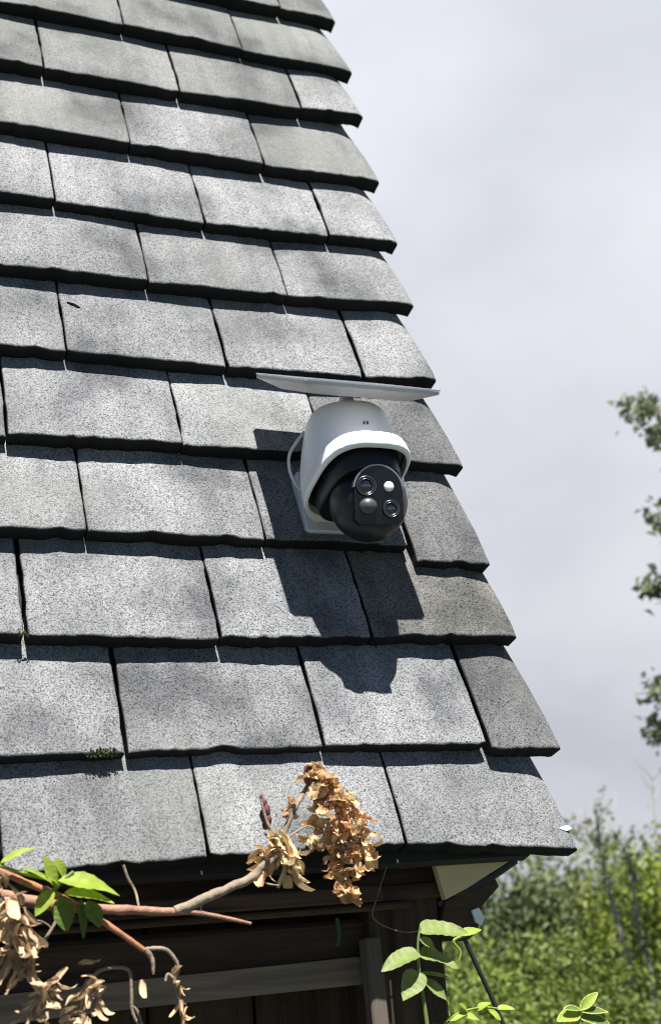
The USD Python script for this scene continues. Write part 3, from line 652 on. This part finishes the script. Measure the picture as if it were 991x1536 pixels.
# ------------------------------------------------------------------ pinnate leafy shoot in front of the corner post
shoot = thing('leafy_shoot', 'pale green leafy shoot rising in front of the dark corner post', 'plant', at(632, 1536, -.03))
SY = -.03
def Q(x, y, dy=0.0): return at(x, y, SY + dy)
obj('stem', tube([Q(645, 1580), Q(640, 1536), Q(635, 1500), Q(630, 1470), Q(627, 1440), Q(627, 1412), Q(630, 1392)], .0020, .0010, 8, 8), L_SHOOT, shoot)
for (bx, by, tx, ty, w_, nn, fo, be) in ((628, 1398, 702, 1394, .024, (0, -.62, .78), .35, .10), (627, 1428, 572, 1454, .020, (-.1, -.6, .8), .3, .06), (628, 1432, 690, 1448, .022, (.1, -.6, .8), .35, .10),
                                  (629, 1458, 605, 1500, .021, (-.35, -.85, .3), .25, .1), (630, 1462, 676, 1466, .008, (0, -.4, .9), .5, .05), (634, 1472, 674, 1500, .014, (.2, -.75, .6), .4, .12), (628, 1408, 655, 1424, .012, (.1, -.6, .8), .3, .1)):
    obj('leaflet', leaf(Q(bx, by), Q(tx, ty, -.008), nn, w_, fo, be, 10, .62, .06, tx), L_SHOOT, shoot, smooth=True)
obj('withered_tip', join([tube([Q(700, 1402, .03), Q(680, 1412, .03), Q(690, 1428, .03), Q(688, 1444, .03)], .0016, .0008, 6, 6), leaf(Q(690, 1404, .03), Q(722, 1392, .03), GN, .012, .3, .1)]), L_SPRIG, shoot, smooth=True)

sprig = thing('leafy_sprig', 'small sprig of lime edged leaves at the lower right', 'plant', at(868, 1560, -.1))
def B(x, y, dy=0.0): return at(x, y, -.1 + dy)
obj('stem', tube([B(872, 1610), B(870, 1560), B(868, 1525), B(872, 1508)], .0014, .0009, 6, 6), L_SPRIG, sprig)
for i, (bx, by, tx, ty, w_, nn) in enumerate(((870, 1515, 896, 1489, .008, (.3, -.7, .6)), (870, 1518, 912, 1516, .009, (0, -.6, .8)), (868, 1522, 836, 1530, .013, (-.1, -.7, .7)), (870, 1528, 915, 1534, .013, (.1, -.7, .7)), (868, 1536, 840, 1556, .014, (0, -.8, .6)), (872, 1516, 846, 1512, .008, (0, -.5, .9)))):
    a, b = B(bx, by), B(tx, ty, -.004)
    l = obj('leaf', leaf(a, b, nn, w_, .3, .08, 9, .8, .03, i), L_VINE2 if i % 2 else L_SPRIG, sprig, smooth=True)
    big = leaf(a, b, nn, w_ * 1.0, .3, .08, 9, .8, .03, i).vertices.reshape(-1, 5, 3)
    obj('leaf_edge', join([tube(big[:, 0], .00035, .00035, 5, 3), tube(big[:, 4], .00035, .00035, 5, 3)]), L_RIM, l, smooth=True)
spray = thing('arching_shoot', 'yellow green shoot arching along the lower edge beside the post', 'plant', at(690, 1560, -.02))
obj('stem', tube([at(650, 1560, -.02), at(672, 1530, -.02), at(700, 1516, -.02), at(735, 1512, -.02), at(765, 1520, -.02)], .0012, .0008, 6, 6), L_SPRIG, spray)
for i, (bx, by, tx, ty) in enumerate(((672, 1532, 700, 1520), (690, 1522, 722, 1530), (700, 1518, 690, 1505), (730, 1514, 752, 1530), (745, 1514, 772, 1512), (715, 1516, 735, 1503), (664, 1540, 690, 1545))):
    obj('leaf', leaf(at(bx, by, -.02), at(tx, ty, -.025), GN, .008, .35, .1, 7, .8, .05, i), L_SPRIG, spray, smooth=True)
cane = obj('wire_stay', tube([at(696, 1408, .0), at(720, 1460, .0), at(735, 1492, .0), at(760, 1550, .0), at(800, 1640, 0)], .0022, .0022, 10, 4), M_CANE)
cp = stage.GetPrimAtPath(cane); cp.SetCustomDataByKey('label', 'thin black wire stay slanting down from the post corner'); cp.SetCustomDataByKey('category', 'wire')

# ------------------------------------------------------------------ garden behind
gm = np.array([[-150, -150, 0], [150, -150, 0], [150, 150, 0], [-150, 150, 0]], float)
g = obj('ground', trimesh.Trimesh(gm, [[0, 1, 2], [0, 2, 3]], process=False), M_GROUND, smooth=False, kind='structure')

def leaves(centers, sizes, rnd, up=.5, aspect=.55):
    """Many small folded leaves as one mesh."""
    n = len(centers)
    d = rnd.normal(0, 1, (n, 3)); d[:, 2] -= .25; d /= np.linalg.norm(d, axis=1)[:, None]
    nn = rnd.normal(0, .6, (n, 3)); nn[:, 2] += up * 1.6
    y = np.cross(nn, d); y /= np.linalg.norm(y, axis=1)[:, None]; z = np.cross(d, y)
    L = sizes[:, None]
    v = np.stack([centers - d * L / 2, centers + y * L * aspect / 2 + z * L * .12, centers + d * L / 2 - z * L * .1, centers - y * L * aspect / 2 + z * L * .12], 1).reshape(-1, 3)
    i = np.arange(n)[:, None] * 4
    f = np.vstack([i + [0, 1, 2], i + [0, 2, 3]])
    return trimesh.Trimesh(v, f, process=False)
def shrub(px, py, d, rx, rz, n, size, c0, c1, label, matname, seed, cat='shrub', clump=.16):
    """A bush whose crown's top centre is seen at the picture point, d metres away; the crown is built of leafy clumps."""
    r = np.random.default_rng(seed)
    top = far(px, py, d); c = top - [0, 0, rz]
    t = thing('shrub', label, cat, (c[0], c[1], 0), 'bushes behind the building')
    m_ = foliage(matname, tuple(np.array((1.5, 1.4, 1.35)) * c0), tuple(np.array((1.55, 1.6, 1.45)) * c1), .3)
    stems = []
    for k in range(5):
        a = r.uniform(0, 6.28); q = c + np.array([math.cos(a) * rx * .5, math.sin(a) * rx * .5, r.uniform(-.2, .5) * rz])
        obj('trunk', tube([(c[0] + .06 * math.cos(a), c[1] + .06 * math.sin(a), 0), (c[0] * .6 + q[0] * .4, c[1] * .6 + q[1] * .4, q[2] * .55), q], .022, .006, 6, 5, .2), M_BARKT, t)
    nc = max(30, int(n / 90))
    dirs = r.normal(0, 1, (nc, 3)); dirs /= np.linalg.norm(dirs, axis=1)[:, None]
    rad = r.uniform(.55, 1.0, nc) ** .6 * (1 + .07 * r.normal(0, 1, nc))
    cc = c + dirs * rad[:, None] * [rx, rx, rz]
    cs = clump * r.uniform(.5, 1.3, nc)
    which = r.integers(0, nc, n)
    pts = cc[which] + r.normal(0, .5, (n, 3)) * cs[which][:, None] * [1, 1, .7]
    pts = pts[pts[:, 2] > .05]
    obj('crown', leaves(pts, .62 * size * r.uniform(.6, 1.4, len(pts)), r), m_, t, smooth=False)
    return t
O0, O1 = (0.045, 0.062, 0.014), (0.15, 0.19, 0.045)
shrub(775, 1272, 6.2, .75, 1.0, 19800, .050, (0.04, 0.055, 0.014), (0.14, 0.17, 0.05), 'olive green bush close behind the roof corner, left of the others', 'olive_foliage', 1)
shrub(895, 1268, 6.8, .55, .95, 17600, .046, (0.05, 0.07, 0.016), (0.17, 0.20, 0.055), 'mid green bush with feathery tips between the roof corner and the bright bush', 'mid_foliage', 2)
shrub(958, 1264, 5.8, .34, .9, 14300, .050, (0.08, 0.115, 0.014), (0.25, 0.29, 0.045), 'bright yellow green bush at the right edge', 'bright_foliage', 3)
shrub(1010, 1258, 7.6, .6, 1.1, 13200, .05, (0.025, 0.04, 0.012), (0.09, 0.12, 0.03), 'dark green bush at the far right edge, behind the bright bush', 'dark_foliage', 4)
shrub(800, 1385, 4.6, .42, .7, 14300, .042, (0.05, 0.075, 0.012), (0.19, 0.24, 0.05), 'lower bush with light leaves below the roof corner', 'light_foliage', 5)
shrub(762, 1331, 5.3, .22, .3, 3520, .055, (0.035, 0.05, 0.02), (0.10, 0.125, 0.05), 'small dark clump of leaves among the olive bush', 'bluegreen_foliage', 6, clump=.1)
shrub(905, 1435, 4.4, .40, .6, 12100, .040, (0.04, 0.06, 0.012), (0.15, 0.19, 0.04), 'low bush at the lower right behind the lime edged sprig', 'low_foliage', 7)
shrub(690, 1430, 4.2, .30, .55, 8800, .042, (0.06, 0.09, 0.015), (0.20, 0.26, 0.05), 'low bush beside the dark corner post', 'corner_foliage', 8)
shrub(850, 1275, 8.5, 1.5, 1.5, 26400, .07, (0.03, 0.045, 0.012), (0.11, 0.14, 0.04), 'broad dark bush at the back of the garden', 'back_foliage', 9, clump=.25)

# little moss tufts and debris caught on the tiles
M_MOSS = foliage('moss', (0.03, 0.045, 0.008), (0.10, 0.13, 0.025), .2)
rm = np.random.default_rng(9)
for (px_, py_, n_, sp_) in ((152, 1131, 90, .008), (163, 1130, 50, .005), (36, 952, 30, .003)):
    d_ = ray(px_, py_); e_ = EYE - ROOF0
    t_ = (.0180 - e_ @ RN) / (d_ @ RN); c_ = EYE + d_ * t_
    q_ = rm.normal(0, 1, (n_, 3)).clip(-1.6, 1.6); pts_ = c_ + q_[:, :1] * RU * sp_ + q_[:, 1:2] * RV * .0022 + abs(q_[:, 2:]) * RN * .0018
    obj('moss_tuft', leaves(pts_, .0032 * rm.uniform(.6, 1.4, n_), rm), M_MOSS, roofdeck, smooth=False)
d_ = ray(108, 457); t_ = (.008 - (EYE - ROOF0) @ RN) / (d_ @ RN); c_ = EYE + d_ * t_
obj('debris', join([tube([c_ + RU * a_ + RV * b_, c_ + RU * (a_ + .006) + RV * (b_ - .003) + RN * .002, c_ + RU * (a_ + .010) + RV * (b_ - .0025)], .0012, .0005, 5, 4) for a_, b_ in ((-.005, .003), (-.002, .001), (0, -.001))]), M_BLACK, roofdeck)

# feathery saplings and pale bare stems
def sapling(pts, d, r0, label, seed, lv=True):
    r = np.random.default_rng(seed)
    p = [far(x_, y_, d) for x_, y_ in pts]
    t = thing('sapling', label, 'sapling', (p[0][0], p[0][1], 0), 'thin saplings among the bushes')
    obj('trunk', tube([(p[0][0], p[0][1], 0.0)] + p, r0, r0 * .25, 8, 6, .15), M_PALESTEM, t)
    q = smooth_path(p, 10); tw = []; lc = []
    for k in range(26 if lv else 12):
        b = q[r.integers(len(q) // 3, len(q))]; e = b + np.array([r.normal(0, .05), r.normal(0, .05), r.uniform(.04, .14)])
        tw.append(tube([b, (b + e) / 2 + r.normal(0, .006, 3), e], .0016, .0007, 4, 3))
        lc += [b + (e - b) * u_ + r.normal(0, .012, 3) for u_ in r.random(9)]
    obj('twig', join(tw), M_PALESTEM, t)
    if lv: obj('crown', leaves(np.array(lc), .022 * r.uniform(.6, 1.3, len(lc)), r), MATS['mid_foliage'], t, smooth=False)
sapling([(950, 1500), (938, 1430), (922, 1370), (908, 1310), (897, 1250), (893, 1200)], 5.4, .016, 'pale thin sapling leaning left in front of the bushes', 21)
sapling([(985, 1536), (972, 1450), (958, 1400), (950, 1340), (944, 1280)], 5.2, .015, 'pale thin sapling nearest the right edge', 22)
sapling([(915, 1400), (914, 1330), (914, 1270), (916, 1222)], 6.0, .0045, 'slender bare sapling whose tip stands straight above the bushes', 23, False)
sapling([(876, 1380), (876, 1300), (878, 1245), (876, 1210)], 6.0, .0045, 'bare thin sapling nearest the roof corner', 24, False)
sapling([(988, 1330), (986, 1270), (980, 1205), (978, 1168)], 6.4, .0055, 'thin twiggy sapling rising against the sky at the right edge', 25, False)

# tree at the right whose spray tips reach into the picture
r = np.random.default_rng(77)
TD = 5.0
base = far(1235, 1300, TD)
tree = thing('tree', 'tall leafy tree standing at the right edge with sprays against the sky', 'tree', (base[0], base[1], 0))
topt = far(1215, 480, TD)
obj('trunk', tube([(base[0], base[1], 0), base, far(1228, 900, TD), topt], .07, .02, 12, 8, .15), M_BARKT, tree)
lc = []
for (tx, ty, bx, by, ln) in ((954, 612, 1220, 700, 1), (985, 648, 1222, 760, 0), (990, 776, 1224, 860, 1), (980, 880, 1226, 960, 1), (990, 1040, 1230, 1110, 1), (985, 1098, 1232, 1180, 0), (1040, 540, 1218, 600, 0), (1060, 700, 1222, 790, 0), (1040, 950, 1228, 1040, 0), (1120, 470, 1216, 540, 0), (1330, 620, 1220, 720, 0), (1360, 820, 1224, 920, 0), (1340, 1000, 1228, 1090, 0), (1210, 400, 1215, 480, 0)):
    a, b = far(bx, by, TD), far(tx + 12, ty, TD + r.uniform(-.25, .25))
    mid = (a + b) / 2 + [0, 0, .03]
    obj('limb', tube([a, mid, b], .016, .003, 8, 7, .2), M_BARKT, tree)
    path = smooth_path([a, mid, b], 14)
    for u_ in np.linspace(.25, 1.0, 9):
        c = path[int(u_ * (len(path) - 1))]
        s = .035 if u_ > .95 else .06
        k = 26 if u_ > .9 else 34
        lc.append(c + r.normal(0, s, (k, 3)) * [1, 1, .7])
    tip = far(tx, ty, TD)
    for _ in range(7):
        b0 = path[int(r.uniform(.6, .98) * (len(path) - 1))]; e0 = tip + r.normal(0, .035, 3) if r.random() < .6 else b0 + r.normal(0, .08, 3)
        obj('twig', tube([b0, (b0 + e0) / 2 + r.normal(0, .01, 3), e0], .0035, .0012, 5, 4), M_BARKT, tree)
    lc.append(tip + r.normal(0, 1, (60, 3)) * [.030, .030, .030] + [.0, 0, 0])
lc = np.vstack(lc)
obj('crown', leaves(lc, .042 * r.uniform(.6, 1.3, len(lc)), r, aspect=.6), foliage('tree_foliage', (0.16, 0.185, 0.11), (0.36, 0.40, 0.24), .55), tree, smooth=False)
